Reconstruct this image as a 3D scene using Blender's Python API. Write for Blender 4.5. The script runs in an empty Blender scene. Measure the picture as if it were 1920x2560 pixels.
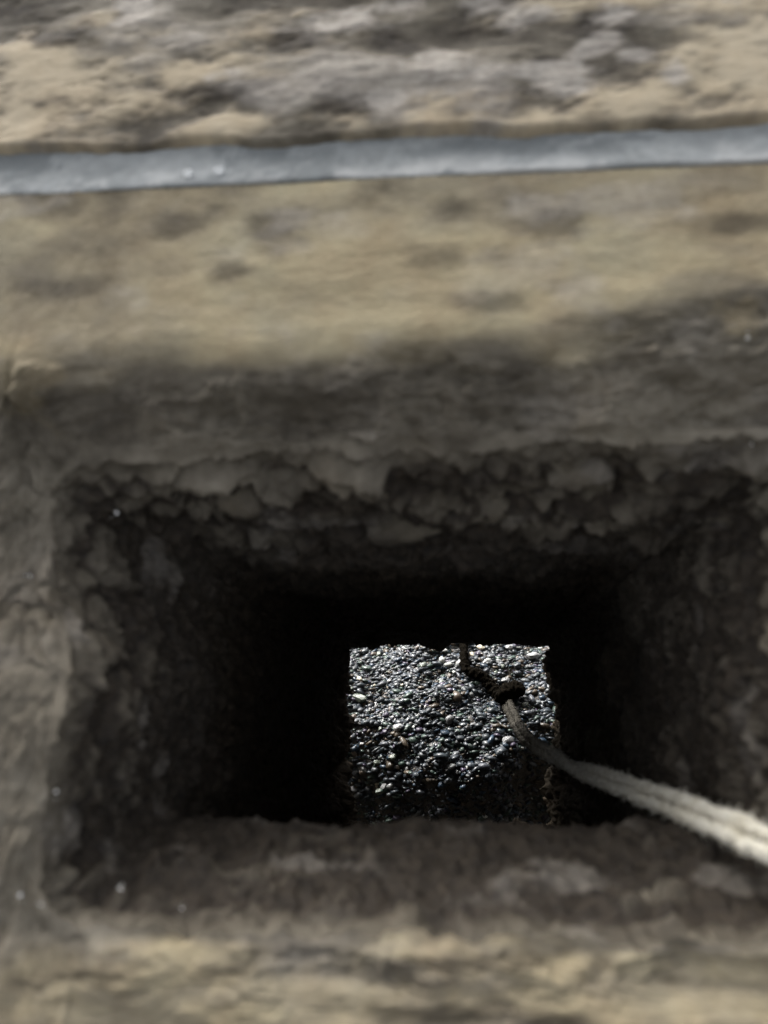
import bpy, math, random
import numpy as np
from mathutils import Vector, Matrix

random.seed(7)
rng = np.random.default_rng(11)
SC = bpy.context.scene
COL = SC.collection

# ------------------------------------------------------------------ frame of the leaning block
TILT = math.radians(45)
OZ = 0.2015
ROT = Matrix.Rotation(TILT, 4, 'X')
BASE = Matrix.Translation((0, 0, OZ)) @ ROT          # block frame -> world (z = out of the block's face)
H = 0.10                                             # camera height above the face
PITCH = math.radians(15.7)
YAW = math.radians(5.7)

# ------------------------------------------------------------------ camera
cam_d = bpy.data.cameras.new('camera')
cam = bpy.data.objects.new('camera', cam_d)
COL.objects.link(cam)
_F = Vector((-math.sin(YAW) * math.cos(PITCH), math.sin(PITCH), -math.cos(YAW) * math.cos(PITCH)))
_R = Vector((math.cos(YAW), 0, -math.sin(YAW)))
_U = _R.cross(_F)
_M = Matrix(((_R.x, _U.x, -_F.x), (_R.y, _U.y, -_F.y), (_R.z, _U.z, -_F.z))).to_4x4()
cam.matrix_world = BASE @ Matrix.Translation((0, 0, H)) @ _M
cam_d.sensor_fit = 'VERTICAL'
cam_d.sensor_height = 36
cam_d.lens = 26
cam_d.clip_start = 0.005
cam_d.clip_end = 200
cam_d.dof.use_dof = True
cam_d.dof.focus_distance = 0.36
cam_d.dof.aperture_fstop = 16
SC.camera = cam

# ------------------------------------------------------------------ sky, sun, exposure
SUN_EL = math.radians(38)
SUN_AZ = math.radians(-32)        # from behind the block, to the left
sdir = Vector((math.sin(SUN_AZ) * math.cos(SUN_EL), math.cos(SUN_AZ) * math.cos(SUN_EL), math.sin(SUN_EL)))
w = bpy.data.worlds.new('World'); SC.world = w; w.use_nodes = True
nt = w.node_tree
sky = nt.nodes.new('ShaderNodeTexSky')
sky.sky_type = 'NISHITA'; sky.sun_disc = False
sky.sun_elevation = SUN_EL
sky.sun_rotation = SUN_AZ
sky.air_density = 0.5; sky.dust_density = 7.0; sky.ozone_density = 0.3
hs = nt.nodes.new('ShaderNodeHueSaturation'); hs.inputs['Saturation'].default_value = .30   # thin white overcast
nt.links.new(sky.outputs[0], hs.inputs['Color'])
nt.links.new(hs.outputs[0], nt.nodes['Background'].inputs[0])
nt.nodes['Background'].inputs[1].default_value = 0.15
sl = bpy.data.lights.new('sun', 'SUN'); sl.energy = 2.0; sl.angle = math.radians(0.5); sl.color = (1, .98, .94)
so = bpy.data.objects.new('sun', sl); COL.objects.link(so)
so.location = sdir * 3
so.rotation_euler = sdir.to_track_quat('Z', 'Y').to_euler()
SC.view_settings.view_transform = 'Standard'
SC.view_settings.look = 'None'
SC.view_settings.gamma = 1
SC.view_settings.exposure = 1.55
SC.view_settings.use_curve_mapping = False

# ------------------------------------------------------------------ helpers
def pix(px, py, z=0.0):
    """a pixel of the photograph -> the point of the block's own plane z it shows (block frame)"""
    d = _F + _R * ((px - 960) / 1849.0) + _U * ((1280 - py) / 1849.0)
    k = (z - H) / d.z
    return Vector((d.x * k, d.y * k, z))

def tag(o, label=None, cat=None, group=None, kind=None):
    if label: o['label'] = label
    if cat: o['category'] = cat
    if group: o['group'] = group
    if kind: o['kind'] = kind
    return o

def empty(name, mw):
    o = bpy.data.objects.new(name, None); COL.objects.link(o)
    o.matrix_world = mw; o.empty_display_size = .01
    return o

def mesh_obj(name, verts, faces, mat, parent=None, mw=None, smooth=True, cols=None):
    me = bpy.data.meshes.new(name)
    verts = np.asarray(verts, dtype=np.float32)
    faces = np.asarray(faces, dtype=np.int32)
    n, k = faces.shape
    me.vertices.add(len(verts)); me.vertices.foreach_set('co', verts.ravel())
    me.loops.add(n * k); me.loops.foreach_set('vertex_index', faces.ravel())
    me.polygons.add(n)
    me.polygons.foreach_set('loop_start', np.arange(n, dtype=np.int32) * k)
    me.update(calc_edges=True)
    me.validate()
    me.polygons.foreach_set('use_smooth', np.full(len(me.polygons), smooth))
    for an, arr in (cols or {}).items():
        a = me.attributes.new(an, 'FLOAT_COLOR', 'POINT')
        c = np.ones((len(verts), 4), dtype=np.float32); c[:, :arr.shape[1]] = arr
        a.data.foreach_set('color', c.ravel())
    if mat: me.materials.append(mat)
    o = bpy.data.objects.new(name, me); COL.objects.link(o)
    if parent: o.parent = parent
    if mw is not None: o.matrix_world = mw
    return o

def _hash(ix, iy, iz, seed):
    h = (ix.astype(np.int64) * 374761393 + iy.astype(np.int64) * 668265263 + iz.astype(np.int64) * 2147483647 + seed * 974711) & 0xffffffff
    h = ((h ^ (h >> 13)) * 1274126177) & 0xffffffff
    h = ((h ^ (h >> 15)) * 2246822519) & 0xffffffff
    return ((h ^ (h >> 16)) & 0xffff) / 32767.5 - 1.0

def vnoise(p, seed=0):
    f = np.floor(p); t = p - f; t = t * t * t * (t * (t * 6 - 15) + 10)
    i = f.astype(np.int64); r = 0
    for dx in (0, 1):
        wx = t[..., 0] if dx else 1 - t[..., 0]
        for dy in (0, 1):
            wy = t[..., 1] if dy else 1 - t[..., 1]
            for dz in (0, 1):
                wz = t[..., 2] if dz else 1 - t[..., 2]
                r = r + wx * wy * wz * _hash(i[..., 0] + dx, i[..., 1] + dy, i[..., 2] + dz, seed)
    return r

def fbm(p, sc, octv=4, seed=0, gain=.5):
    a, r, s = 1., 0., np.asarray(sc, dtype=float)
    for k in range(octv):
        r = r + a * vnoise(p * s + 17.3 * k, seed + k); a *= gain; s = s * 2.03
    return r

def worley(p, seed=0):
    """nearest and second distance to jittered cell points, a random value of the nearest cell, and the offset from it"""
    f = np.floor(p).astype(np.int64)
    d1 = np.full(p.shape[:-1], 9.); d2 = d1.copy(); rv = np.zeros_like(d1); off = np.zeros_like(p)
    for a in (-1, 0, 1):
        for b in (-1, 0, 1):
            for c in (-1, 0, 1):
                cx, cy, cz = f[..., 0] + a, f[..., 1] + b, f[..., 2] + c
                q = np.stack([cx + .5 + .45 * _hash(cx, cy, cz, seed), cy + .5 + .45 * _hash(cx, cy, cz, seed + 1), cz + .5 + .45 * _hash(cx, cy, cz, seed + 2)], -1)
                v = p - q; d = np.sqrt((v ** 2).sum(-1))
                nearer = d < d1
                d2 = np.where(nearer, d1, np.minimum(d2, d))
                rv = np.where(nearer, _hash(cx, cy, cz, seed + 3), rv); off = np.where(nearer[..., None], v, off)
                d1 = np.where(nearer, d, d1)
    return d1, d2, rv, off

def sstep(a, b, x):
    t = np.clip((x - a) / (b - a), 0, 1)
    return t * t * (3 - 2 * t)

# ------------------------------------------------------------------ materials
def new_mat(name):
    m = bpy.data.materials.new(name); m.use_nodes = True
    t = m.node_tree; b = t.nodes['Principled BSDF']
    return m, t, b

def N(t, kind, **kw):
    n = t.nodes.new(kind)
    for k, v in kw.items():
        if k.startswith('in_'):
            key = k[3:]
            n.inputs[int(key) if key.isdigit() else key.replace('_', ' ')].default_value = v
        else:
            setattr(n, k, v)
    return n

def ramp(t, stops, src):
    r = t.nodes.new('ShaderNodeValToRGB')
    el = r.color_ramp.elements
    while len(el) < len(stops): el.new(.5)
    for e, (p, c) in zip(el, stops):
        e.position = p; e.color = (*c, 1) if len(c) == 3 else c
    t.links.new(src, r.inputs[0])
    return r.outputs[0]

def mix(t, fac, a, b, blend='MIX'):
    m = t.nodes.new('ShaderNodeMix'); m.data_type = 'RGBA'; m.blend_type = blend
    for k, v in ((0, fac), (6, a), (7, b)):
        if isinstance(v, (float, int)): m.inputs[k].default_value = v
        elif isinstance(v, tuple): m.inputs[k].default_value = (*v, 1)
        else: t.links.new(v, m.inputs[k])
    return m.outputs[2]

def noise(t, co, scale, detail=5, rough=.55, stretch=None, dist=0):
    if stretch:
        mp = t.nodes.new('ShaderNodeMapping'); mp.inputs['Scale'].default_value = stretch
        t.links.new(co, mp.inputs[0]); co = mp.outputs[0]
    n = N(t, 'ShaderNodeTexNoise', in_Scale=scale, in_Detail=detail, in_Roughness=rough, in_Distortion=dist)
    t.links.new(co, n.inputs['Vector'])
    return n.outputs['Fac']

def bump(t, bsdf, h, strength, dist):
    b = N(t, 'ShaderNodeBump', in_Strength=strength, in_Distance=dist)
    t.links.new(h, b.inputs['Height']); t.links.new(b.outputs[0], bsdf.inputs['Normal'])

def m_block(name, tans, tan2, bmp=.4):
    """weathered stone: r = cream paint left on it, g = dark grime and painted shade, b = pale lime bloom"""
    m, t, b = new_mat(name)
    tc = N(t, 'ShaderNodeTexCoord').outputs['Object']
    at = N(t, 'ShaderNodeAttribute', attribute_name='wear_and_light')
    sp = N(t, 'ShaderNodeSeparateColor'); t.links.new(at.outputs['Color'], sp.inputs[0])
    n1 = noise(t, tc, 90, 6, .6, (.6, 1, 1))
    n2 = noise(t, tc, 420, 5, .65)
    n3 = noise(t, tc, 55, 4, .6, (1, .8, 1))
    stone = ramp(t, [(.28, (.085, .069, .047)), (.45, (.158, .136, .098)), (.6, (.235, .206, .155)), (.75, (.32, .287, .225))], n1)
    stone = mix(t, .5, stone, ramp(t, [(.3, (.095, .080, .056)), (.7, (.27, .245, .19))], n2))
    stone = mix(t, mix(t, .5, ramp(t, [(.52, (0, 0, 0)), (.66, (1, 1, 1))], n3), (0., 0., 0.)), stone, (.165, .135, .092))
    tan = ramp(t, [(p, c) for p, c in zip((.3, .5, .7), tans)], n3)
    tan = mix(t, .14, tan, ramp(t, [(.35, tan2[0]), (.65, tan2[1])], n2))
    c = mix(t, sp.outputs[0], stone, tan)
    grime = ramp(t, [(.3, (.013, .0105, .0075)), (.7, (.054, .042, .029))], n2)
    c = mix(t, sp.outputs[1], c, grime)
    c = mix(t, sp.outputs[2], c, ramp(t, [(.3, (.34, .305, .26)), (.7, (.56, .515, .445))], n2))
    t.links.new(c, b.inputs['Base Color'])
    sl_ = N(t, 'ShaderNodeAttribute', attribute_name='depth_shade').outputs['Fac']
    c = mix(t, sl_, c, ramp(t, [(.3, (.0040, .0050, .0045)), (.7, (.016, .0175, .0145))], n2))  # near-black shade colour for deep in the hole, left unlinked
    b.inputs['Roughness'].default_value = .8
    spm = N(t, 'ShaderNodeMapRange'); spm.inputs['To Min'].default_value = .35; spm.inputs['To Max'].default_value = .04
    t.links.new(sl_, spm.inputs['Value']); t.links.new(spm.outputs[0], b.inputs['Specular IOR Level'])
    hh = N(t, 'ShaderNodeMath', operation='ADD'); t.links.new(n2, hh.inputs[0])
    n5 = noise(t, tc, 1500, 3, .6); t.links.new(n5, hh.inputs[1])
    bump(t, b, hh.outputs[0], bmp, .0006)
    return m

def m_metal():
    m, t, b = new_mat('dull_zinc')
    tc = N(t, 'ShaderNodeTexCoord').outputs['Object']
    n1 = noise(t, tc, 120, 6, .6, (.45, 1, 1)); n2 = noise(t, tc, 600, 4, .6); n3 = noise(t, tc, 60, 5, .6, (.4, 1, 1))
    c = ramp(t, [(.3, (.26, .27, .255)), (.5, (.37, .382, .36)), (.7, (.53, .54, .51))], n1)
    c = mix(t, ramp(t, [(.55, (0, 0, 0)), (.72, (.8, .8, .8))], n3), c, (.62, .63, .60))
    c = mix(t, .25, c, ramp(t, [(.3, (.2, .22, .23)), (.7, (.6, .64, .65))], n2))
    at = N(t, 'ShaderNodeAttribute', attribute_name='wear_and_light')
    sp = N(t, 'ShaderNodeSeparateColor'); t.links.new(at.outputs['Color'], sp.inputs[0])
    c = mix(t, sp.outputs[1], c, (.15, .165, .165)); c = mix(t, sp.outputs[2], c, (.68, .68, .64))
    t.links.new(c, b.inputs['Base Color'])
    b.inputs['Specular IOR Level'].default_value = .25
    t.links.new(ramp(t, [(.3, (.5,) * 3), (.7, (.75,) * 3)], n2), b.inputs['Roughness'])
    bump(t, b, n2, .5, .0005)
    return m

def m_gravel(name, attr=True, base=(.07, .065, .06)):
    m, t, b = new_mat(name)
    tc = N(t, 'ShaderNodeTexCoord').outputs['Object']
    n2 = noise(t, tc, 900, 4, .6)
    if attr:
        src = N(t, 'ShaderNodeAttribute', attribute_name='tone').outputs['Color']
        c = mix(t, .6, src, ramp(t, [(.3, (.35,) * 3), (.7, (1.25,) * 3)], n2), 'MULTIPLY')
    else:
        n1 = noise(t, tc, 260, 6, .65)
        c = ramp(t, [(.3, tuple(v * .5 for v in base)), (.5, base), (.72, tuple(v * 1.9 for v in base))], n1)
    t.links.new(c, b.inputs['Base Color'])
    t.links.new(ramp(t, [(.35, (.18,) * 3), (.65, (.52,) * 3)], n2), b.inputs['Roughness'])
    b.inputs['Specular IOR Level'].default_value = .33
    bump(t, b, n2, .5, .0004)
    return m

def m_plain(name, stops, scale, rough, bs=.5, bd=.0003, spec=.3):
    m, t, b = new_mat(name)
    tc = N(t, 'ShaderNodeTexCoord').outputs['Object']
    n = noise(t, tc, scale, 5, .6)
    t.links.new(ramp(t, stops, n), b.inputs['Base Color'])
    b.inputs['Roughness'].default_value = rough
    b.inputs['Specular IOR Level'].default_value = spec
    bump(t, b, n, bs, bd)
    return m

M_BLOCK = m_block('weathered_stone', [(.33, .255, .145), (.42, .35, .21), (.46, .41, .265)], [(.27, .235, .16), (.53, .465, .33)])
M_LEDGE = m_block('weathered_ledge', [(.42, .325, .205), (.55, .455, .305), (.62, .54, .39)], [(.44, .37, .26), (.66, .57, .42)], .2)
M_METAL = m_metal()
M_GRAVEL = m_gravel('wet_gravel')
M_SOIL = m_gravel('dark_soil', False, (.035, .031, .027))
def m_rope():
    m, t, b = new_mat('pale_cord')
    tc = N(t, 'ShaderNodeTexCoord').outputs['Object']
    n1 = noise(t, tc, 1200, 5, .6); n2 = noise(t, tc, 260, 4, .6)
    c = ramp(t, [(.3, (.42, .39, .30)), (.5, (.68, .65, .53)), (.7, (.84, .81, .71))], n1)
    c = mix(t, .35, c, ramp(t, [(.35, (.36, .31, .22)), (.65, (.80, .78, .72))], n2))
    at = N(t, 'ShaderNodeAttribute', attribute_name='end_dark').outputs['Fac']
    c = mix(t, at, c, ramp(t, [(.3, (.012, .011, .009)), (.7, (.042, .038, .029))], n1))
    t.links.new(c, b.inputs['Base Color'])
    b.inputs['Roughness'].default_value = .9; b.inputs['Specular IOR Level'].default_value = .15
    bump(t, b, n1, .5, .0003)
    return m
M_ROPE = m_rope()
M_DARKROPE = m_plain('near_black_cord', [(.3, (.002, .0018, .0015)), (.7, (.007, .0055, .0035))], 900, 1.0, spec=.02)

# ------------------------------------------------------------------ ground
def ground_h(x, y):
    p = np.stack([x, y, np.zeros_like(x)], -1)
    near = np.exp(-((x / .2) ** 2 + ((y - .2) / .22) ** 2))
    h = fbm(p, 22, 3, 40) * .006 + fbm(p, 75, 3, 44) * .0022
    # towards the near side the gravel bank falls away from the sun, with hollows
    q = y + .25 * (x - .0) * sstep(0, .06, x) * -1 + fbm(p, 30, 3, 51) * .006
    dn = np.maximum(.197 - q, 0)
    h -= np.where(dn < .03, dn * dn / .06, dn - .015) * .64 + np.maximum(dn - .026, 0) * .9
    h += sstep(.2, .17, q) * np.minimum(fbm(p, 60, 3, 57), 0) * .007
    h -= .012 * np.exp(-(((x + .052) / .022) ** 2 + ((y - .165) / .022) ** 2))
    h -= .010 * np.exp(-(((x - .036) / .013) ** 2 + ((y - .176) / .011) ** 2))
    return h * near + (1 - near) * fbm(p, 1.2, 3, 60) * .02 * sstep(.4, 2, np.hypot(x, y))

def graded(c, half, step, far):
    a = list(np.arange(0, half, step)); s = step
    while a[-1] < far:
        s *= 1.35; a.append(a[-1] + s)
    a = np.array(a)
    return np.concatenate([c - a[::-1][:-1], c + a])

gx, gy = graded(0, .14, .0013, 60), graded(.2, .16, .0013, 60)
X, Y = np.meshgrid(gx, gy)
Z = ground_h(X, Y)
nx, ny = len(gx), len(gy)
idx = np.arange(nx * ny).reshape(ny, nx)
F = np.stack([idx[:-1, :-1], idx[:-1, 1:], idx[1:, 1:], idx[1:, :-1]], -1).reshape(-1, 4)
g = mesh_obj('ground', np.stack([X, Y, Z], -1).reshape(-1, 3), F, M_SOIL)
tag(g, kind='structure')

# ------------------------------------------------------------------ block : a ring surface round the hole
def rrect(s, x0, x1, y0, y1, r):
    """s in 0..4 walks bottom, right, top, left; returns points and outward normals of a rounded rectangle"""
    k = np.floor(s).astype(int) % 4; f = s - np.floor(s)
    cx, cy, hx, hy = (x0 + x1) / 2, (y0 + y1) / 2, (x1 - x0) / 2, (y1 - y0) / 2
    u = 2 * f - 1
    px = np.choose(k, [u, 1 + 0 * u, -u, -1 + 0 * u]); py = np.choose(k, [-1 + 0 * u, u, 1 + 0 * u, -u])
    X, Y = px * hx, py * hy
    r = np.minimum(r, np.minimum(hx, hy))
    qx, qy = np.abs(X) - (hx - r), np.abs(Y) - (hy - r)
    cor = (qx > 0) & (qy > 0)
    L = np.maximum(np.hypot(qx, qy), 1e-9)
    sc = np.where(cor, r / L, 1)
    X = np.where(cor, np.sign(X) * (hx - r + qx * sc), X); Y = np.where(cor, np.sign(Y) * (hy - r + qy * sc), Y)
    nX = np.where(cor, np.sign(X) * qx / L, np.choose(k, [0 * u, 1 + 0 * u, 0 * u, -1 + 0 * u]))
    nY = np.where(cor, np.sign(Y) * qy / L, np.choose(k, [-1 + 0 * u, 0 * u, 1 + 0 * u, 0 * u]))
    return X + cx, Y + cy, nX, nY

SKEW = .0345            # the strip runs a little off the block's own line
EDGE_Y = .0863           # where the metal strip starts
DEPTH = .25
per = [340, 230, 340, 230]
S = np.concatenate([k + np.linspace(0, 1, n, endpoint=False) for k, n in enumerate(per)])
NS = len(S)

# --- the hole
tz = np.concatenate([np.linspace(0, .07, 210, endpoint=False), np.linspace(.07, DEPTH, 130)])
SS, TT = np.meshgrid(S, tz)
def lerp(xs, ys, v): return np.interp(v, xs, ys)
x0 = lerp([0, .005, .02, .06, .25], [-.0565, -.0550, -.0538, -.0528, -.0530], TT)
x1 = lerp([0, .006, .02, .06, .225, .25], [.0530, .0498, .0455, .0415, .0405, .0430], TT)
y0 = lerp([0, .010, .030, .036, .05, .25], [-.0262, -.0228, -.0172, -.0178, -.026, -.0480], TT)
y1 = lerp([0, .006, .02, .05, .25], [.0420, .0400, .0375, .0350, .0345], TT)
ztop = np.zeros_like(TT)
hx, hy, hnx, hny = rrect(SS, x0, x1, y0, y1, .006)
_up = sstep(.0, .034, hy)
hx = hx - .003 * sstep(-.004, -.036, hy) * sstep(.12, .23, TT) * (hx > .012) + .004 * sstep(-.01, -.04, hy) * sstep(.12, .23, TT) * (hx < -.02)
hx = hx + (-.0095 * (hx < -.03) + .0045 * (hx > .03)) * _up * sstep(.05, 0, TT) * np.clip(np.abs(hnx) * 1.6, 0, 1) ** .5
def front_z(x, y):
    return (-.010 * sstep(.060, .037, y) * sstep(-.005, .03, y)
            - .003 * np.maximum(sstep(-.075, -.054, x), sstep(.042, .062, y)) * (x < 0)
            - .003 * np.maximum(sstep(.072, .050, x), sstep(.042, .062, y)) * (x >= 0)
            + .0015 * sstep(-.026, -.034, y))
zm = front_z(hx[0], hy[0])[None, :]
hz = zm - TT + (-zm) * sstep(0, .06, TT)
# laminations parallel to the face, with scalloped, chipped edges
P = np.stack([hx, hy, hz], -1)
bounds = np.array([0, .0035, .008, .0125, .0185, .026, .036, .050, .068, .090, .118, .150, .188, .225, .26])
scal = fbm(np.stack([hx, hy, 0 * hx], -1), 38, 3, 5) * .0075 + np.abs(fbm(np.stack([hx, hy, 0 * hx + .3], -1), 130, 2, 9)) * -.003
dz = np.clip(TT + scal * sstep(0, .01, TT), 0, .255)
li = np.searchsorted(bounds, dz, side='right') - 1
thk = bounds[li + 1] - bounds[li]; pr = (dz - bounds[li]) / thk
ln = fbm(np.stack([hx * 1.0, hy * 1.0, li * 3.7], -1), np.array([70, 70, 1]), 3, 21)
far = sstep(.3, .9, hny)
amp = (.0011 + .0022 * far) * np.clip(.75 + .9 * ln, .05, 2) * sstep(0, .006, TT) * np.clip(1.25 - TT / .25, .25, 1)
prot = .8 * amp * (np.power(pr, 1.4) - .25 * pr ** 8)
# broken, crumbly lumps: each cell juts out by its own amount, its lower edge standing over a dark gap
warp = np.stack([fbm(P + .1, 85, 3, 61), fbm(P + .2, 85, 3, 62), fbm(P + .3, 85, 3, 63)], -1) * .0036 + np.stack([fbm(P + .4, 320, 3, 66), fbm(P + .5, 320, 3, 67), fbm(P + .6, 320, 3, 68)], -1) * .0010
Pw = P + warp
def lumps(cell, sd):
    d1, d2, rv, of = worley(Pw / np.array(cell), sd)
    return (.5 + .5 * rv) * (.55 - .85 * np.clip(of[..., 2], -.6, .6)) * np.clip(1.15 - 1.5 * d1 ** 2, 0, 1) * (.25 + .75 * sstep(.0, .3, d2 - d1)) - .12 * sstep(.16, .0, d2 - d1)
big = np.where(np.abs(hny) > .6, lumps((.022, .008, .0070), 71), lumps((.008, .016, .0095), 72))
sml = lumps((.0058, .0050, .0038), 74)
big2 = np.where(np.abs(hny) > .6, lumps((.028, .012, .026), 78), lumps((.012, .020, .030), 79))
wl = np.clip(1 - TT / .11, 0, 1)
la = sstep(0, .005, TT) * .9 + .1
lump = (np.where(far > .5, .0054, np.where(hny < -.5, .0014, .0036)) * big * wl + .0013 * sml + .0030 * big2 * (1 - wl)) * la
prot = prot + lump
rough = fbm(P, np.array([90, 90, 60]), 5, 31) * (.0009 + .0024 * sstep(.15, .24, TT) * (1 - .75 * far)) + fbm(P, 190, 3, 34) * .0012 * sstep(.18, .24, TT) * (1 - .6 * far) + np.minimum(fbm(P, np.array([50, 50, 20]), 3, 33), .1) * -.0035 * sstep(.17, .25, TT) * sstep(.3, -.3, hny) + fbm(P, 420, 4, 37, .6) * .0007
dsp = prot + rough
hx2, hy2 = hx - hnx * dsp, hy - hny * dsp
hole = np.stack([hx2, hy2, hz + fbm(P, 200, 2, 77) * .0005 * sstep(0, .004, TT)], -1)

# --- the face outside the hole
to = np.concatenate([np.linspace(0, .5, 200, endpoint=False), np.linspace(.5, 1, 40)])
SO, TO = np.meshgrid(S, to)
e = TO
f1 = np.minimum(e / .5, 1); f2 = np.clip((e - .5) / .5, 0, 1)
ox0 = -.0565 - .030 * f1 - .134 * f2; ox1 = .0530 + .034 * f1 + .142 * f2
oy0 = -.0262 - .030 * f1 - .10 * f2;  oy1 = .0420 + (EDGE_Y - .0420) * f1 + 0 * f2
fx, fy, fnx, fny = rrect(SO, ox0, ox1, oy0, oy1, .006)
fz = front_z(fx, fy)
fy = fy - SKEW * np.clip(fx, -.1, .1) * sstep(.05, .085, fy)
Pf = np.stack([fx, fy, fz], -1)
wob = fbm(Pf, np.array([28, 60, 28]), 4, 80)
band = sstep(.0535, .0565, fy - .007 * sstep(0, .055, fx) + .0035 * wob)                         # the smoother tan band beside the strip
nearl = sstep(-.0265, -.031, fy + .003 * wob)
ring = sstep(0, .03, e)
fx = fx + (hx[0] - (rrect(SS, x0, x1, y0, y1, .006)[0])[0])[None, :] * sstep(.35, 0, e)
ra = .0020 * (1 - band) * np.where(fx < -.05, .5, 1) * ring + .00018
side = sstep(-.046, -.056, fx)
lam = fbm(Pf, np.array([35, 170, 60]), 4, 83) * (1 - side) + side * fbm(Pf, np.array([110, 45, 60]), 4, 84)
terr = np.round(lam * 3) / 3
dsf = ra * (fbm(Pf, np.array([70, 130, 100]), 5, 85) * (1 - side) + side * fbm(Pf, np.array([110, 70, 100]), 5, 86) + .9 * terr) + fbm(Pf, 420, 3, 87) * .0003 * (1 - .9 * band)
dsf = dsf * (1 - .6 * nearl) + .0005 * np.clip(fbm(Pf, np.array([20, 130, 60]), 3, 90), -1, .4) * nearl
d1f, d2f, rvf, off_ = worley((Pf + np.stack([fbm(Pf, 85, 3, 64), fbm(Pf + .1, 85, 3, 65), 0 * fx], -1) * .0048) / np.array([.013, .0050, .02]), 91)
dsf += .0028 * (.5 + .5 * rvf) * (.5 - .6 * np.clip(off_[..., 1], -.6, .6)) * sstep(-.1, .3, d2f - d1f) * (1 - band) * np.clip(.6 + fbm(Pf, 60, 2, 96), .1, 1.3) * np.where(fy > 0, 1, .2)
edge_match = (rough[0] + prot[0])[None, :] * (1 - ring)
fz = fz + dsf * ring
fx = fx - fnx * edge_match; fy = fy - fny * edge_match
face = np.stack([fx, fy, fz], -1)

# --- paint, grime, lime, and painted shade of the hole : shapes of their own, placed where the photograph has them
def blob(P, px, py, rx, ry, sd, ang=0, z=0., soft=.55):
    c = pix(px, py, z); a = pix(px + rx, py, z); b_ = pix(px, py - ry, z)
    wx, wy = abs(a.x - c.x), abs(b_.y - c.y)
    q = P - np.array(c)
    dx = q[..., 0] * math.cos(ang) + q[..., 1] * math.sin(ang); dy = -q[..., 0] * math.sin(ang) + q[..., 1] * math.cos(ang)
    n = fbm(P, np.array([110, 200, 90]), 5, sd, .65) * .75
    return sstep(1 + soft, 1 - soft, np.sqrt((dx / wx) ** 2 + (dy / wy) ** 2) + n)

def wear_face(P):
    w1 = fbm(P, np.array([45, 110, 45]), 5, 101)
    w2 = fbm(P, np.array([30, 60, 30]), 4, 111)
    y = P[..., 1]
    up = .007 * sstep(.0, .055, P[..., 0])
    paint = sstep(.0515, .0595, y - up + .0034 * w1) * (.80 + .34 * w2 + .26 * fbm(P, np.array([110, 220, 110]), 4, 117))
    for a in [(30, 930, 60, 60), (1890, 740, 60, 40)]:
        paint = np.maximum(paint, blob(P, *a, 7) * .7)
    # near lip bands
    paint = np.maximum(paint, .42 * sstep(-.0275, -.0325, y + .0022 * w1))
    for a in [(1500, 2430, 620, 38), (300, 2455, 330, 40), (1450, 2535, 560, 40), (560, 2545, 420, 34), (60, 2530, 160, 60), (1250, 2365, 260, 24), (440, 2390, 160, 26)]:
        paint = np.maximum(paint, blob(P, *a, 13, soft=.95) * .68)
    lime = sstep(.35, .9, fbm(P, np.array([60, 90, 60]), 4, 120)) * .45
    grime = sstep(.1, .9, fbm(P, np.array([30, 80, 30]), 5, 131)) * .55 * (1 - paint)
    for a in [(130, 515, 70, 26), (285, 510, 40, 50), (440, 560, 90, 26), (520, 530, 60, 30), (665, 570, 70, 36), (570, 670, 30, 26), (120, 720, 100, 24),
              (1390, 555, 60, 40), (1130, 520, 40, 26), (1240, 640, 46, 20), (960, 480, 50, 26), (1560, 800, 90, 24), (1210, 755, 60, 20), (1110, 640, 50, 26), (1850, 560, 90, 18)]:
        grime = np.maximum(grime, blob(P, a[0], a[1], a[2] * 1.15, a[3] * 1.2, 19, z=-.003, soft=.95) * .62)
    for a in [(900, 2450, 560, 22), (1180, 2420, 260, 26), (1300, 2560, 260, 30), (120, 2420, 130, 60), (1750, 2330, 160, 40)]:
        grime = np.maximum(grime, blob(P, *a, 23) * .6)
    # brown grime collected on the worn slope above the hole
    grime = np.maximum(grime, np.clip((sstep(-.044, -.056, P[..., 0]) + sstep(.036, .046, P[..., 0])) * sstep(.05, .03, y), 0, 1) * np.clip(.06 + .34 * w2, 0, .6))
    slope = sstep(.0585, .0505, y - up + .0035 * w1) * sstep(.02, .036, y)
    grime = np.maximum(grime, slope * np.clip(.22 + .5 * w2, 0, .7))
    gap = sstep(.10, .0, d2f - d1f) * (1 - band) * sstep(-.2, .5, fbm(P, 120, 3, 163))
    grime = np.clip(grime + .16 * gap - .22 * sstep(.1, .8, rvf) * slope, 0, 1)
    lime = lime * (1 - .5 * paint) * (1 - .6 * slope) * (.25 + .75 * sstep(.03, .055, y))
    return np.clip(np.stack([paint, grime, lime], -1), 0, 1)

def hole_shade_lime(P, T, li):
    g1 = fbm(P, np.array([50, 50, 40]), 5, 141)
    wall_shade = np.clip(.44 + .56 * sstep(.003, .045, T + .02 * g1) + .40 * sstep(.2, .8, -hny) * sstep(0, .012, T), 0, 1)  # hole's shade painted as dark colour, stronger with depth and between lumps
    wall_shade = wall_shade - .16 * np.clip(hnx, 0, 1) + .22 * np.clip(-hnx, 0, 1) * sstep(.001, .012, T)
    wall_shade = np.clip(wall_shade + .8 * sstep(.35, -.05, lump / .003) * sstep(0, .008, T) - .50 * sstep(.35, .9, big) * np.clip(1 - T / .05, 0, 1), 0, 1)
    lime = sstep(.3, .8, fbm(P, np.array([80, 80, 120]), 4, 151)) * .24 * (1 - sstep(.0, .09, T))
    moss = 0 * wall_shade
    return np.clip(np.stack([moss, wall_shade, lime], -1), 0, 1)

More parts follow.
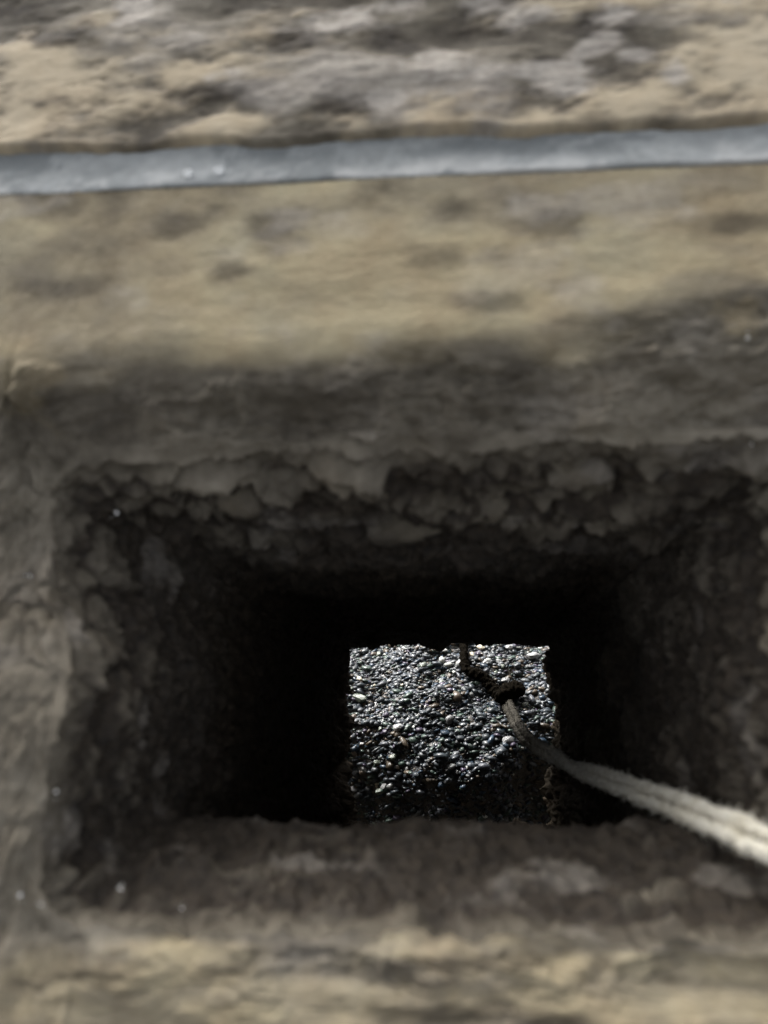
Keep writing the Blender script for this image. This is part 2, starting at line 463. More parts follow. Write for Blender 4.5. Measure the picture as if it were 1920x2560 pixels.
WF = wear_face(face).reshape(-1, 3)
WH = hole_shade_lime(hole, TT, li).reshape(-1, 3)
DEPTH_SHADE = sstep(.045, .105, TT - .035 * np.clip(hnx, 0, 1) + .012 * np.clip(-hnx, 0, 1) + .018 * fbm(hole, np.array([60, 60, 40]), 4, 161)).reshape(-1, 1) * .97 * np.ones((1, 3))  # shade of the deep hole as a mask set by depth

def ring_faces(nr, a, b, wrap):
    c = np.arange(a, b); c2 = (c + 1) % NS if wrap else c + 1
    r = np.arange(nr - 1)[:, None]
    return np.stack([r * NS + c, r * NS + c2, (r + 1) * NS + c2, (r + 1) * NS + c], -1).reshape(-1, 4)

def compact(V, F, W):
    u, inv = np.unique(F, return_inverse=True)
    return V[u], inv.reshape(F.shape), W[u], DEPTH_SHADE[u]

block = empty('stone_block', BASE)
tag(block, 'weathered tan and brown stone block pierced by a deep dark rectangular hole', 'stone block')
V, Fc, Wc = face.reshape(-1, 3), ring_faces(len(to), 0, NS, True), WF
mesh_obj('front_face', V, Fc, M_BLOCK, block, smooth=True, cols={'wear_and_light': Wc})
cuts = np.cumsum([0] + per)
HF = hole.reshape(-1, 3)
for k, lab in enumerate(['near wall of the hole with a brown sloping lip', 'right wall of the hole, grey with upright ridges',
                         'far wall of the hole with scalloped flaking layers', 'left wall of the hole, fading to black']):
    c = np.arange(cuts[k], cuts[k + 1]); c2 = (c + 1) % NS
    r = np.arange(len(tz) - 1)[:, None]
    Fk = np.stack([r * NS + c, (r + 1) * NS + c, (r + 1) * NS + c2, r * NS + c2], -1).reshape(-1, 4)
    v, f, ww, ss = compact(HF, Fk, WH)
    o = mesh_obj('hole_wall', v, f, M_BLOCK, block, smooth=True, cols={'wear_and_light': ww, 'depth_shade': ss})
    o['label'] = lab

# sides and back of the block (with the exit opening left free)
def box_shell():
    xa, xb, ya, yb, zb, zt = -.2199, .2199, -.156, .2, -DEPTH, -.004
    v, f = [], []
    def quad(*p):
        n = len(v); v.extend(p); f.append((n, n + 1, n + 2, n + 3))
    quad((xa, ya, zb), (xb, ya, zb), (xb, ya, zt), (xa, ya, zt))
    quad((xb, ya, zb), (xb, yb, zb), (xb, yb, zt), (xb, ya, zt))
    quad((xb, yb, zb), (xa, yb, zb), (xa, yb, zt), (xb, yb, zt))
    quad((xa, yb, zb), (xa, ya, zb), (xa, ya, zt), (xa, yb, zt))
    ha, hb, hc, hd = -.0528, .0428, -.0478, .0343
    quad((xa, ya, zb), (xa, yb, zb), (ha, yb, zb), (ha, ya, zb))
    quad((hb, ya, zb), (hb, yb, zb), (xb, yb, zb), (xb, ya, zb))
    quad((ha, ya, zb), (ha, hc, zb), (hb, hc, zb), (hb, ya, zb))
    quad((ha, hd, zb), (ha, yb, zb), (hb, yb, zb), (hb, hd, zb))
    # bed under the strip and the ledge
    quad((xa, .079, zt), (xb, .079, zt), (xb, yb, zt), (xa, yb, zt))
    return np.array(v), np.array(f)
v, f = box_shell()
mesh_obj('block_body', v, f, M_BLOCK, block, smooth=False, cols={'wear_and_light': np.tile(np.array([[.0, .3, .1]]), (len(v), 1))})

# ------------------------------------------------------------------ flakes : separate plates lifting off the layers
def wall_curve(x, q):
    """the far wall and the worn slope above it, unrolled: q > 0 is depth in the hole, q < 0 runs up the face; gives point and normal"""
    qq = np.maximum(q, 0)
    yw = np.interp(qq, [0, .006, .02, .05, .25], [.0420, .0400, .0375, .0350, .0345]) - .0009 * sstep(0, .006, qq)
    zl = front_z(x, np.full_like(x, .0420))
    yf = .0420 + np.maximum(-q, 0)
    z_in = zl - qq + (-zl) * sstep(0, .06, qq)
    y = np.where(q > 0, yw, yf); z = np.where(q > 0, z_in, front_z(x, yf))
    k = sstep(.006, -.006, q)
    ny, nz = -(1 - k) - .35 * k, k * .94
    L = np.hypot(ny, nz)
    return np.stack([x, y, z], -1), np.stack([0 * x, ny / L, nz / L], -1)

def face_plane(x, y):
    return np.stack([x, y, front_z(x, y)], -1), np.stack([0 * x, 0 * x, 1 + 0 * x], -1)

def flake_obj(surf, cx, cb, wdt, hgt, thk, seed, wear_and_light, parent, flip=1, zoff=0., back=(0, .5, 0)):
    """an irregular chip: its outline is drawn on the surface, its back edge runs into it, its front edge stands proud"""
    r = np.random.default_rng(seed)
    nr_, na = 9, 48
    A, R_ = np.meshgrid(np.linspace(0, 2 * np.pi, na, endpoint=False), np.linspace(0, 1, nr_) ** .8)
    circ = np.stack([np.cos(A), np.sin(A), 0 * A + seed * .37], -1)
    out = 1 + .34 * fbm(circ, 1.2, 2, seed) + .26 * fbm(circ, 3.1, 4, seed + 2)
    pw = 1.5 + r.random()
    base = (np.abs(np.cos(A)) ** (pw + 1) + np.abs(np.sin(A)) ** 2) ** (-1 / (pw + .8))
    U = np.cos(A) * base * out * R_; W_ = np.sin(A) * base * out * R_
    x = cx + U * wdt / 2; bb = cb + W_ * hgt / 2
    P, Nn = surf(x, bb)
    lo = sstep(-.75, .55, flip * W_)
    q = thk * (-.9 + 1.9 * lo - .35 * np.abs(U) ** 2.5) + fbm(P, 260, 4, seed + 5) * .0006 + fbm(P, 800, 2, seed + 6) * .0002 + zoff
    top = (P + Nn * q[..., None]).reshape(-1, 3)
    rim = (P[-1] - Nn[-1] * (thk * 1.3 + .001))
    n = nr_ * na
    i = np.arange(nr_ - 1)[:, None]; j = np.arange(na)[None]; j2 = (j + 1) % na
    F = np.stack([i * na + j, (i + 1) * na + j, (i + 1) * na + j2, i * na + j2], -1).reshape(-1, 4)
    jj = np.arange(na); k0 = (nr_ - 1) * na
    F = np.concatenate([F, np.stack([k0 + jj, n + jj, n + (jj + 1) % na, k0 + (jj + 1) % na], -1)])
    V = np.concatenate([top, rim])
    c0 = V.mean(0)
    lw = np.concatenate([lo.reshape(-1), lo[-1]])[:, None] ** 1.3
    wb = np.array(back)
    Wv = np.clip(np.array([wear_and_light]) * lw + wb * (1 - lw) + fbm(V, 220, 3, seed + 9)[:, None] * np.array([[.0, .28, .15]]), 0, 1)
    if np.linalg.det(np.stack([V[na] - V[0], V[na + 12] - V[0], Nn[0, 0]])) < 0: F = F[:, ::-1]
    o = mesh_obj('flake', V - c0, F, M_BLOCK, parent, cols={'wear_and_light': Wv})
    o.matrix_local = Matrix.Translation(c0)
    return o

def wall_flake(px, py, wpx, hpx, thk, seed, wear_and_light):
    """a chip on the far wall whose lower edge shows at (px, py)"""
    d = _F + _R * ((px - 960) / 1849.0) + _U * ((1280 - py) / 1849.0)
    qs = np.linspace(-.03, .2, 2000)
    k0 = .036 / d.y
    P, _n = wall_curve(np.full_like(qs, d.x * k0), qs)
    # the depth whose point projects on this row
    v = P - np.array([0, 0, H]); dep = v @ np.array(_F); row = 1280 - 1849 * (v @ np.array(_U)) / dep
    i = int(np.argmin(np.abs(row - py))); i2 = int(np.argmin(np.abs(row - (py - hpx))))
    q1, q2 = qs[i], qs[i2]
    dist = dep[i]
    cx = ((px - 960) / 1849.0) * dist
    # back to block x
    cx = (cx - v[i] @ np.array(_R) + v[i][0])
    return flake_obj(wall_curve, cx, (q1 + q2) / 2, wpx / 1849 * dist, abs(q1 - q2) * 1.15, thk, seed, wear_and_light, block, 1, 0., (0, .55 if py > 1150 else .35, 0))
FL = [(610, 1262, 120, 60, .0020, .34, .06), (950, 1230, 120, 56, .0020, .36, .05), (330, 1340, 200, 56, .0018, .46, .04), (1190, 1280, 170, 46, .0018, .46, .04),
      (1440, 1200, 150, 44, .0018, .42, .05), (1010, 1330, 160, 46, .0018, .6, .02)]
for i, (px, py, wp, hp, th, gr, lm) in enumerate(FL):
    wall_flake(px, py, wp, hp * 1.25, th * 1.15, 300 + i * 7, (.0, gr * .8 + .06, lm * .75))

# plates on the worn slope above the hole and on the near lip
def face_flake(px, py, wpx, hpx, thk, seed, wear_and_light, parent, zoff=0.):
    c = pix(px, py, 0)
    zz = float(front_z(np.array([c.x]), np.array([c.y]))[0]) if c.y < EDGE_Y else 0
    c = pix(px, py, zz); a = pix(px + wpx, py, zz); b_ = pix(px, py - hpx, zz)
    return flake_obj(face_plane, c.x, c.y, abs(a.x - c.x), abs(b_.y - c.y), thk, seed, (wear_and_light[0], wear_and_light[1], wear_and_light[2] * (.5 if parent is block else 1)), parent, -1, zoff, (0, .36 if parent is block else .3, .0 if parent is block else .1))
SL = [(930, 1085, 150, 46, .0011, .24, .22), (1130, 1070, 110, 56, .0009, .55, .0)]
for i, (px, py, wp, hp, th, gr, lm) in enumerate(SL):
    face_flake(px, py, wp, hp, th, 500 + i * 11, (.0, gr, lm), block, -.0004)

gv, gf = [], []  # pale specks added to stand in for small glints on the rim
_t = [(1, 1, 1), (-1, -1, 1), (-1, 1, -1), (1, -1, -1)]
for px, py, r in [(300, 2222, .0004), (102, 2262, .0003), (52, 2238, .0004), (75, 1440, .0004), (1868, 846, .0005), (1880, 1112, .0003), (455, 2270, .0002), (1765, 1060, .0002), (140, 1980, .0003), (290, 1283, .0004)]:
    c = pix(px, py, -.002); zz = float(front_z(np.array([c.x]), np.array([c.y]))[0])
    c = pix(px, py, zz + .0006)
    for q in range(3):
        n = len(gv); o3 = rng.normal(0, .0005, 3) * (1, 1, .2) if q else np.zeros(3)
        jig = rng.uniform(.3, 1.2, (6, 1))
        oc = np.array([(1, 0, 0), (-1, 0, 0), (0, 1, 0), (0, -1, 0), (0, 0, 1), (0, 0, -1)]) * jig * r * (1 if q == 0 else .45)
        gv.extend((oc + np.array(c) + o3).tolist())
        gf.extend([(n + a, n + b_, n + c_) for a, b_, c_ in [(0, 2, 4), (2, 1, 4), (1, 3, 4), (3, 0, 4), (2, 0, 5), (1, 2, 5), (3, 1, 5), (0, 3, 5)]])
M_SPECK = m_plain('pale_glint', [(.3, (.5, .5, .48)), (.7, (.8, .8, .78))], 800, .25, spec=.6)
o = mesh_obj('glint_specks', np.array(gv), np.array(gf), M_SPECK, block, smooth=False); o['kind'] = 'stuff'

# ------------------------------------------------------------------ metal strip let into the block
STR0, STR1 = EDGE_Y, .1000
LED_Y, LED_SKEW = .0932, .041       # edge of the crust that overhangs the strip

def strip():
    xs = np.linspace(-.2195, .2195, 700)
    prof = [(STR0 + .0002, -.0035), (STR0 + .0002, .0000), (STR0 + .0003, .0002), (STR0 + .0008, .0003)]
    prof += [(STR0 + .0008 + (STR1 - STR0 - .0010) * k / 14, .0003 - .0001 * k / 14) for k in range(1, 15)]
    prof += [(STR1, .0001), (STR1, -.0035)]
    pr_ = np.array(prof)
    A, B = np.meshgrid(np.arange(len(prof)), xs, indexing='ij')
    V = np.stack([B, pr_[A, 0], pr_[A, 1]], -1)
    n = fbm(V, np.array([60, 160, 60]), 4, 170) * .00010 + fbm(V, 500, 3, 175) * .00012
    V[..., 2] += n + front_z(B, np.full_like(B, STR0)); V[..., 1] += fbm(V, np.array([60, 0, 0]), 4, 180) * .0004 - SKEW * np.clip(V[..., 0], -.1, .1)
    r, c = A.shape
    ii = np.arange(r * c).reshape(r, c)
    F = np.stack([ii[:-1, :-1], ii[:-1, 1:], ii[1:, 1:], ii[1:, :-1]], -1).reshape(-1, 4)
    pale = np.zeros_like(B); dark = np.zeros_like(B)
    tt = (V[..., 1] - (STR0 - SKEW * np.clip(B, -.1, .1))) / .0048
    pale = .75 * sstep(-.45, .35, fbm(V, np.array([150, 260, 50]), 5, 53, .65)) * sstep(.85, .1, tt + .35 * fbm(V, np.array([120, 200, 50]), 4, 43)) * sstep(-.25, .45, fbm(V, np.array([32, 0, 0]), 2, 49) + .35 * np.exp(-((B + .005) / .022) ** 2))  # highlight along the lower edge, painted as paler colour
    dark = .40 * sstep(.1, .6, fbm(V, np.array([90, 220, 50]), 5, 55, .65)) + .35 * sstep(.45, 1.05, tt + .3 * fbm(V, np.array([90, 160, 50]), 4, 47))  # random dirt, plus the crust's shadow painted along the upper edge
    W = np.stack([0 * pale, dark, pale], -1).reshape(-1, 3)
    return V.reshape(-1, 3), F, W
strip_root = empty('metal_strip', BASE)
tag(strip_root, 'dull blue grey metal strip running straight across above the hole', 'metal strip')
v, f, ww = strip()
mesh_obj('bar', v, f, M_METAL, strip_root, cols={'wear_and_light': ww})

def glint_disc(px, py, r):  # flat bright disc that stands in for a glint on the bar
    p = pix(px, py, -.0026)
    V, F = [], []
    seg = 20; rows = [(1, -.2), (1.0, .15), (.85, .42), (.5, .55), (.12, .58)]
    for q, (rr, zz) in enumerate(rows):
        for k in range(seg):
            a = k / seg * 2 * math.pi
            V.append((rr * r * math.cos(a), rr * r * math.sin(a), zz * r * .16))
    for q in range(len(rows) - 1):
        for k in range(seg):
            F.append((q * seg + k, q * seg + (k + 1) % seg, (q + 1) * seg + (k + 1) % seg, (q + 1) * seg + k))
    o = mesh_obj('glint_disc', np.array(V), np.array(F), M_GLINT, strip_root)
    o.matrix_local = Matrix.Translation(p)
    return o
M_GLINT = m_plain('glint_metal', [(.35, (.36, .39, .39)), (.65, (.88, .90, .88))], 1400, .45, 1., .0006, spec=.5)
M_GLINT.node_tree.nodes['Principled BSDF'].inputs['Metallic'].default_value = .2
glint_disc(547, 427, .0010); glint_disc(470, 434, .0009)

# ------------------------------------------------------------------ ledge beyond the strip
def ledge():
    xs = np.linspace(-.219, .219, 640); ys = np.concatenate([np.linspace(LED_Y - .0006, .15, 230), np.linspace(.151, .1995, 20)])
    Xg, Yg = np.meshgrid(xs, ys)
    edge = fbm(np.stack([Xg, 0 * Xg, 0 * Xg], -1), 70, 4, 190) * .0008
    Ys = Yg
    Yg = Yg + edge * sstep(.1, LED_Y, Yg) - LED_SKEW * np.clip(Xg, -.1, .1) * sstep(.15, .10, Yg)
    P = np.stack([Xg, Yg, 0 * Xg], -1)
    lam = fbm(P, np.array([40, 95, 50]), 4, 200)
    paint = np.zeros_like(Xg)
    for a in [(150, 215, 330, 120), (1110, 300, 170, 46), (1870, 170, 150, 130), (1560, 255, 150, 46), (560, 320, 130, 24), (40, 320, 200, 50), (1300, 305, 120, 26), (1900, 20, 180, 30), (1480, 20, 200, 20)]:
        paint = np.maximum(paint, blob(P, *a, 33, z=-.0015, soft=.85) * .92)
    zb = front_z(Xg, np.full_like(Xg, STR0))
    zz = zb + .0018 + (.0004 * np.round(lam * 3.2) / 3.2 + .0004 * lam + fbm(P, np.array([90, 140, 100]), 3, 205) * .0003) * (1 - .75 * paint)
    zz += .0004 * paint
    fall = sstep(LED_Y + .0016, LED_Y - .0002, Ys)
    zz = zz * (1 - fall) + fall * (zb - .0015)
    V = np.stack([Xg, Yg, zz], -1)
    grime = sstep(.05, .8, -lam + .4 * fbm(P, 60, 3, 210)) * .62 * (1 - .85 * paint)
    for a in [(740, 105, 60, 26), (1440, 150, 110, 18), (1610, 195, 60, 24), (1480, 0, 60, 24), (1240, 240, 190, 40), (1400, 280, 60, 22), (620, 225, 170, 26), (880, 265, 60, 24), (160, 95, 80, 22), (110, 265, 60, 14), (1010, 120, 60, 30), (1550, 65, 260, 22), (1200, 70, 240, 18), (30, 20, 120, 30)]:
        grime = np.maximum(grime, blob(P, *a, 37, z=-.0015, soft=.8) * .86)
    lime = sstep(.1, .75, lam) * .55 * (1 - paint)
    for a in [(1480, 120, 56, 24), (1585, 135, 50, 20), (1100, 165, 46, 30), (1300, 185, 200, 18), (1430, 215, 60, 24), (560, 190, 80, 18), (900, 50, 110, 24), (1000, 25, 130, 24), (1340, 40, 60, 24), (350, 30, 40, 30), (955, 250, 36, 20), (1680, 190, 40, 26), (1700, 25, 160, 20)]:
        lime = np.maximum(lime, blob(P, *a, 39, z=-.0015) * .8)
    W = np.clip(np.stack([paint, grime, lime], -1), 0, 1)
    r, c = Xg.shape
    ii = np.arange(r * c).reshape(r, c)
    F = np.stack([ii[:-1, :-1], ii[:-1, 1:], ii[1:, 1:], ii[1:, :-1]], -1).reshape(-1, 4)
    return V.reshape(-1, 3), F, W.reshape(-1, 3)
led = empty('stone_ledge', BASE)
tag(led, 'blotched grey and cream stone ledge beyond the metal strip, its surface flaking', 'stone ledge')
v, f, ww = ledge()
mesh_obj('crust', v, f, M_LEDGE, led, cols={'wear_and_light': ww})
LF = [(1480, 120, 150, 50, .0016, .15, .6), (1590, 140, 130, 44, .0014, .1, .5), (1090, 165, 110, 60, .0014, .05, .65), (1320, 195, 300, 40, .0009, .15, .5),
      (960, 255, 120, 40, .0010, .1, .5), (1690, 205, 110, 56, .0014, .05, .5)]
for i, (px, py, wp, hp, th, gr, lm) in enumerate(LF):
    face_flake(px, py, wp, hp, th, 800 + i * 13, (.0, gr, lm), led, -.0012)

# ------------------------------------------------------------------ gravel
def icosphere(sub):
    import bmesh
    bm = bmesh.new(); bmesh.ops.create_icosphere(bm, subdivisions=sub, radius=1)
    V = np.array([v.co[:] for v in bm.verts]); F = np.array([[v.index for v in f.verts] for f in bm.faces]); bm.free()
    return V, F
IV, IF = icosphere(1)

def rotmats(n, tilt):
    a = rng.normal(0, .6, n); tx = rng.normal(0, tilt, n); ty = rng.normal(0, tilt, n)
    c, s = np.cos(a), np.sin(a); z = np.zeros(n); o = np.ones(n)
    Rz = np.stack([c, -s, z, s, c, z, z, z, o], -1).reshape(n, 3, 3)
    Rx = np.stack([o, z, z, z, np.cos(tx), -np.sin(tx), z, np.sin(tx), np.cos(tx)], -1).reshape(n, 3, 3)
    Ry = np.stack([np.cos(ty), z, np.sin(ty), z, o, z, -np.sin(ty), z, np.cos(ty)], -1).reshape(n, 3, 3)
    return Rx @ Ry @ Rz

PAL = np.array([(.026, .029, .031), (.040, .043, .046), (.062, .064, .068), (.048, .058, .052), (.058, .050, .042), (.092, .094, .095), (.034, .042, .052), (.056, .050, .062), (.19, .19, .185), (.48, .48, .46)])
PW = np.array([.22, .20, .15, .11, .08, .08, .08, .04, .03, .012])
def grains(n, xr, yr, lo, hi, lift):
    x = rng.uniform(*xr, n); y = rng.uniform(*yr, n)
    size = lo * (hi / lo) ** (rng.random(n) ** 2.2)
    z = ground_h(x, y) + size * lift
    R = rotmats(n, .28)
    ax = np.stack([size * rng.uniform(1.0, 1.8, n), size * rng.uniform(.7, 1.1, n), size * rng.uniform(.28, .5, n)], -1)
    V = IV[None] * (1 + rng.normal(0, .16, (n, len(IV), 1)))
    V = V * ax[:, None, :]
    V = np.einsum('nij,nkj->nki', R, V) + np.stack([x, y, z], -1)[:, None, :]
    F = IF[None] + (np.arange(n) * len(IV))[:, None, None]
    C = PAL[rng.choice(len(PAL), n, p=PW / PW.sum())] * rng.uniform(.7, 1.3, (n, 1))
    C = np.clip(C.mean(1, keepdims=True) + (C - C.mean(1, keepdims=True)) * 2.0, .004, 1) * (.98, 1.02, 1.06)
    C = np.repeat(C, len(IV), 0)
    return V.reshape(-1, 3), F.reshape(-1, 3), C
XR, YR = (-.085, .075), (.10, .31)
parts = [grains(26000, XR, YR, .0004, .0010, .3), grains(9500, XR, YR, .0009, .0022, .5), grains(600, XR, YR, .0012, .0028, .5)]
off = 0; vs, fs, cs = [], [], []
for v, f, c in parts:
    vs.append(v); fs.append(f + off); cs.append(c); off += len(v)
gr = mesh_obj('gravel', np.concatenate(vs), np.concatenate(fs), M_GRAVEL, None, smooth=True, cols={'tone': np.concatenate(cs)})
tag(gr, 'wet dark gravel glinting in the sun beyond the hole', 'gravel', kind='stuff')

# ------------------------------------------------------------------ pebbles among the gravel, one by one
def ground_at(px, py):
    """where the ray of that spot in the photograph meets the ground"""
    M = BASE
    o = (M @ Matrix.Translation((0, 0, H))).translation
    d = (M.to_3x3() @ (_F + _R * ((px - 960) / 1849.0) + _U * ((1280 - py) / 1849.0)))
    z = 0.
    for _ in range(12):
        k = (z - o.z) / d.z
        p = o + d * k
        z = float(ground_h(np.array([p.x]), np.array([p.y]))[0])
    return Vector((p.x, p.y, z))

PV, PF = icosphere(3)
def pebble_mesh(seed):
    d = 1 + fbm(PV, 1.3, 3, seed) * .28 + fbm(PV, 5, 2, seed + 3) * .04
    # a few flat broken faces
    V = PV * d[:, None]
    r = np.random.default_rng(seed)
    for _ in range(5):
        n = r.normal(size=3); n /= np.linalg.norm(n); c = r.uniform(.62, .9)
        h = V @ n; V = V - np.maximum(h - c, 0)[:, None] * n
    me = mesh_obj('pebble', V, PF, None).data
    return me
protos = []
for k in range(6):
    me = pebble_mesh(900 + 5 * k); protos.append(me)
for o in [o for o in COL.objects if o.name.startswith('pebble')]:
    bpy.data.objects.remove(o)
PM = {n: m_plain('pebble_' + n, st, 600, rg, .4, .0004, .5) for n, st, rg in [
    ('white', [(.3, (.30, .30, .30)), (.7, (.60, .60, .59))], .25), ('pale', [(.3, (.16, .16, .165)), (.7, (.36, .36, .36))], .3), ('grey', [(.3, (.075, .077, .08)), (.7, (.16, .16, .16))], .22),
    ('cream', [(.3, (.34, .30, .22)), (.7, (.55, .50, .40))], .35), ('green', [(.3, (.06, .075, .06)), (.7, (.15, .17, .135))], .25),
    ('brown', [(.3, (.06, .046, .034)), (.7, (.14, .11, .085))], .28), ('dark', [(.3, (.02, .02, .02)), (.7, (.06, .06, .058))], .3)]}
pm_cache = {}
def pebble(px, py, wpx, tone, label=None, group=None):
    p = ground_at(px, py); k = random.randrange(6)
    key = (k, tone)
    if key not in pm_cache:
        me = protos[k].copy(); me.name = 'pebble'; me.materials.clear(); me.materials.append(PM[tone]); pm_cache[key] = me
    o = bpy.data.objects.new('pebble', pm_cache[key]); COL.objects.link(o)
    r = wpx / 1849 * .385 / 2
    o.scale = (r * random.uniform(.95, 1.15), r * random.uniform(.75, .95), r * random.uniform(.42, .65))
    o.rotation_euler = (random.uniform(-.25, .25), random.uniform(-.25, .25), random.uniform(0, 6.28))
    o.location = p + Vector((0, 0, r * .42))
    tag(o, label or 'small wet pebble half sunk among the finer gravel', 'pebble', group or 'pebbles in the gravel')
    return o
NAMED = [(1333, 1644, 36, 'pale', 'largest pale pebble in the far right corner of the gravel'),
         (1275, 1622, 28, 'pale', 'pale pebble against the far edge of the hole, left of the largest pale one'),
         (1202, 1622, 26, 'cream', 'flat cream pebble at the far edge just right of the black cord end'),
         (1180, 1642, 20, 'cream', 'yellowish pebble touching the black cord end, below the flat cream one'),
         (1212, 1657, 16, 'white', 'small bright oval pebble right of the black cord end'),
         (900, 1752, 36, 'green', 'greenish lump of stone near the left edge of the gravel'),
         (995, 1822, 26, 'white', 'long white pebble in the left middle of the gravel'),
         (946, 1640, 22, 'green', 'grey green pebble near the far left corner of the gravel'),
         (900, 1700, 16, 'cream', 'round cream pebble at the left edge above the greenish lump'),
         (1125, 1805, 28, 'grey', 'grey angular pebble in the middle, right of the long white one'),
         (1272, 1858, 30, 'grey', 'grey pebble just below the tip of the pale rope'),
         (1078, 1848, 13, 'white', 'tiny bright pebble below the grey angular one')]
for a in NAMED: pebble(*a)
WORD = {'grey': 'small grey', 'green': 'small greenish', 'brown': 'small brown', 'dark': 'small nearly black', 'cream': 'little cream', 'white': 'little bright white'}
for k in range(120):
    px, py = random.uniform(860, 1375), random.uniform(1622, 1985)
    if any(math.hypot(px - a[0], py - a[1]) < 30 for a in NAMED): continue
    tone = random.choices(['grey', 'green', 'brown', 'dark', 'cream', 'white'], [4, 3, 2.5, 3, 2.0, 4.5])[0]
    wd = random.choice([12, 13, 14, 16, 18, 22]) if tone not in ('cream', 'white') else random.choice([7, 8, 8, 9, 10, 12])
    zone = ('far' if py < 1740 else 'middle' if py < 1860 else 'shaded near') + ' gravel, ' + ('left of' if px < 1200 else 'right of') + ' the black cord end'
    pebble(px, py, wd, tone, '%s pebble in the %s' % (WORD[tone], zone), '%s pebbles in the gravel' % tone)

# ------------------------------------------------------------------ rope
def spline(pts, n):
    pts = [Vector(p) for p in pts]; P = [2 * pts[0] - pts[1]] + pts + [2 * pts[-1] - pts[-2]]
    out = []
    segs = len(pts) - 1
    for k in range(n):
        t = k / (n - 1) * segs; i = min(int(t), segs - 1); f = t - i
        a, b, c, d = P[i:i + 4]
        out.append(.5 * ((2 * b) + (c - a) * f + (2 * a - 5 * b + 4 * c - d) * f * f + (3 * b - a - 3 * c + d) * f ** 3))
    return out

def frames(path):
    T = [(path[min(i + 1, len(path) - 1)] - path[max(i - 1, 0)]).normalized() for i in range(len(path))]
    n = T[0].orthogonal().normalized(); out = []
    for t in T:
        n = (n - t * n.dot(t)).normalized(); out.append((t, n.copy(), t.cross(n)))
    return out

def tube(path, rad, ply, pitch, seg, seed, rough=.12):
    fr = frames(path); V = np.zeros((len(path), seg, 3)); s = 0.
    A = np.linspace(0, 2 * np.pi, seg, endpoint=False)
    for i, (p, (t, n, b)) in enumerate(zip(path, fr)):
        if i: s += (p - path[i - 1]).length
        r = rad(i / (len(path) - 1)) if callable(rad) else rad
        rr = r * (.86 + .2 * np.abs(np.cos(ply / 2 * A + 2 * np.pi * s / pitch)))
        V[i] = np.array(p)[None] + rr[:, None] * (np.cos(A)[:, None] * np.array(n) + np.sin(A)[:, None] * np.array(b))
    mid = np.array([tuple(p) for p in path])[:, None, :]
    nz = fbm(V, 500, 3, seed) * rough + fbm(V, 1800, 2, seed + 4) * rough * .5
    V = mid + (V - mid) * (1 + nz)[..., None]
    m = len(path)
    i = np.arange(m - 1)[:, None]; j = np.arange(seg)[None]; j2 = (j + 1) % seg
    F = np.stack([i * seg + j, i * seg + j2, (i + 1) * seg + j2, (i + 1) * seg + j], -1).reshape(-1, 4)
    Vf = V.reshape(-1, 3)
    Vf = np.concatenate([Vf, [tuple(path[0])], [tuple(path[-1])]])
    e0, e1 = len(Vf) - 2, len(Vf) - 1
    jj = np.arange(seg)
    cap0 = np.stack([(jj + 1) % seg, jj, np.full(seg, e0), np.full(seg, e0)], -1)
    cap1 = np.stack([(m - 1) * seg + jj, (m - 1) * seg + (jj + 1) % seg, np.full(seg, e1), np.full(seg, e1)], -1)
    return Vf, F, np.concatenate([cap0[:, :3], cap1[:, :3]])

def quads_tris(F, C):
    return np.concatenate([F[:, [0, 1, 2]], F[:, [0, 2, 3]], C])

INV = BASE.inverted()
tip = INV @ (ground_at(1268, 1776) + Vector((0, 0, .004)))
pA = pix(1925, 2112, -.006)
rope_root = empty('rope', BASE @ Matrix.Translation(tip))
tag(rope_root, 'pale two strand cord coming down through the hole, its far end near black', 'rope')
toL = Matrix.Translation(-tip)
d = (pA - tip)
ctrl = [tip, pix(1306, 1834, -.235), pix(1367, 1881, -.180), pix(1440, 1920, -.130), pix(1600, 1980, -.060), pA, pA + d * .10 + Vector((.012, -.006, -.024)), pA + Vector((.045, -.030, -.003)), pA + Vector((.10, -.075, -.003)), pA + Vector((.16, -.11, -.003))]
ctrl = [c - tip for c in ctrl]
path = spline(ctrl, 900)
fr = frames(path)
sep = .00118
length = np.cumsum([0] + [(path[i] - path[i - 1]).length for i in range(1, len(path))])
eye = Vector((0, 0, H)) - tip
def offset(sign):
    out = []
    for i, p in enumerate(path):
        t = fr[i][0]
        side = t.cross((eye - p).normalized()).normalized(); up = side.cross(t).normalized()
        # the two strands lie side by side near the mouth and twist over each other further in
        a = math.radians(10) + math.radians(150) * (1 - float(sstep(.10, .19, length[i]))) + 2.2 * max(0, length[i] - .29) / .1
        out.append(p + (side * math.cos(a) + up * math.sin(a)) * sep * sign * (1.15 - .15 * min(1, length[i] / .12)))
    return out
fibV, fibF = [], []
def end_dark_of(V):
    """darker near the far end"""
    dd = np.linalg.norm(V, axis=1)
    k = np.clip(sstep(.14, .04, dd + .02 * fbm(V, 120, 3, 660)), 0, 1)
    return np.repeat(k[:, None], 3, 1)
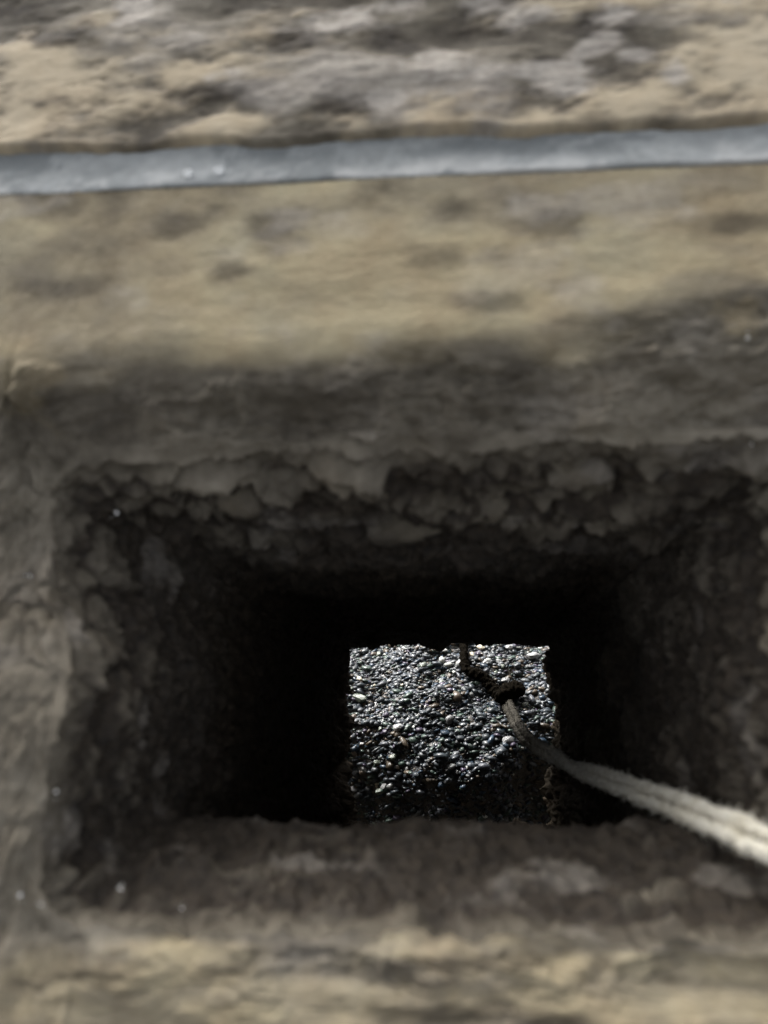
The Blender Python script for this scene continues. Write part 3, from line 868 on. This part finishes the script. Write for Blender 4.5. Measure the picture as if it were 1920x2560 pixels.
def fibres(V, count, seed, ln):
    r = np.random.default_rng(seed)
    pick = r.integers(0, len(V) - 2, count)
    for q in pick:
        p = V[q]; d1 = r.normal(size=3); d1 /= np.linalg.norm(d1); d2 = d1 + r.normal(size=3) * .7
        L = ln * r.uniform(.4, 1.2); wd = .00006
        sx = np.cross(d1, [0.3, .5, .8]); sx /= np.linalg.norm(sx) + 1e-9
        a = [p - sx * wd, p + sx * wd, p + d1 * L * .5 + sx * wd, p + d1 * L * .5 - sx * wd, p + d1 * L * .5 + d2 * L * .4 + sx * wd * .3, p + d1 * L * .5 + d2 * L * .4 - sx * wd * .3]
        n = len(fibV); fibV.extend(a); fibF.extend([(n, n + 1, n + 2, n + 3), (n + 3, n + 2, n + 4, n + 5)])
for sg, sd in ((1, 1), (-1, 2)):
    pth = offset(sg)
    v, F, C = tube(pth, lambda t_: .00106 + .0005 * float(sstep(.5, .1, t_)), 2, .0050, 26, 600 + sd, .34)
    mesh_obj('strand', v, quads_tris(F, C), M_ROPE, rope_root, cols={'end_dark': end_dark_of(v)})
    fibres(v, 6500, 20 + sd, .0012)
o = mesh_obj('frayed_fibre', np.array(fibV), np.array(fibF), M_ROPE, rope_root, cols={'end_dark': end_dark_of(np.array(fibV))}); o['kind'] = 'stuff'

# near-black end: a knot, then a bent tail lying on the gravel and passing under the block
def at_gravel(px, py, lift): return (INV @ (ground_at(px, py) + Vector((0, 0, lift)))) - tip
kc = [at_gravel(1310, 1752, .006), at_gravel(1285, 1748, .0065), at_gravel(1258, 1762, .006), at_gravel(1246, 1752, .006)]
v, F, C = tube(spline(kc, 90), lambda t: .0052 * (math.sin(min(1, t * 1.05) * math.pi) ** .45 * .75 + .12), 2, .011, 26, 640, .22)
ko = mesh_obj('knot', v, quads_tris(F, C), M_DARKROPE, rope_root); ko['label'] = 'near-black lumpy knot'
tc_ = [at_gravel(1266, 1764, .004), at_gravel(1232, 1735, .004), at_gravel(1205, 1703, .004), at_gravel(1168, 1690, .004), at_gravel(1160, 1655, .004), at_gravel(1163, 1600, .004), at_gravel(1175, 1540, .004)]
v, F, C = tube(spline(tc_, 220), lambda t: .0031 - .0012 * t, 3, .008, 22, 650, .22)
to_ = mesh_obj('tail', v, quads_tris(F, C), M_DARKROPE, rope_root); to_['label'] = 'near-black tail end of the cord'
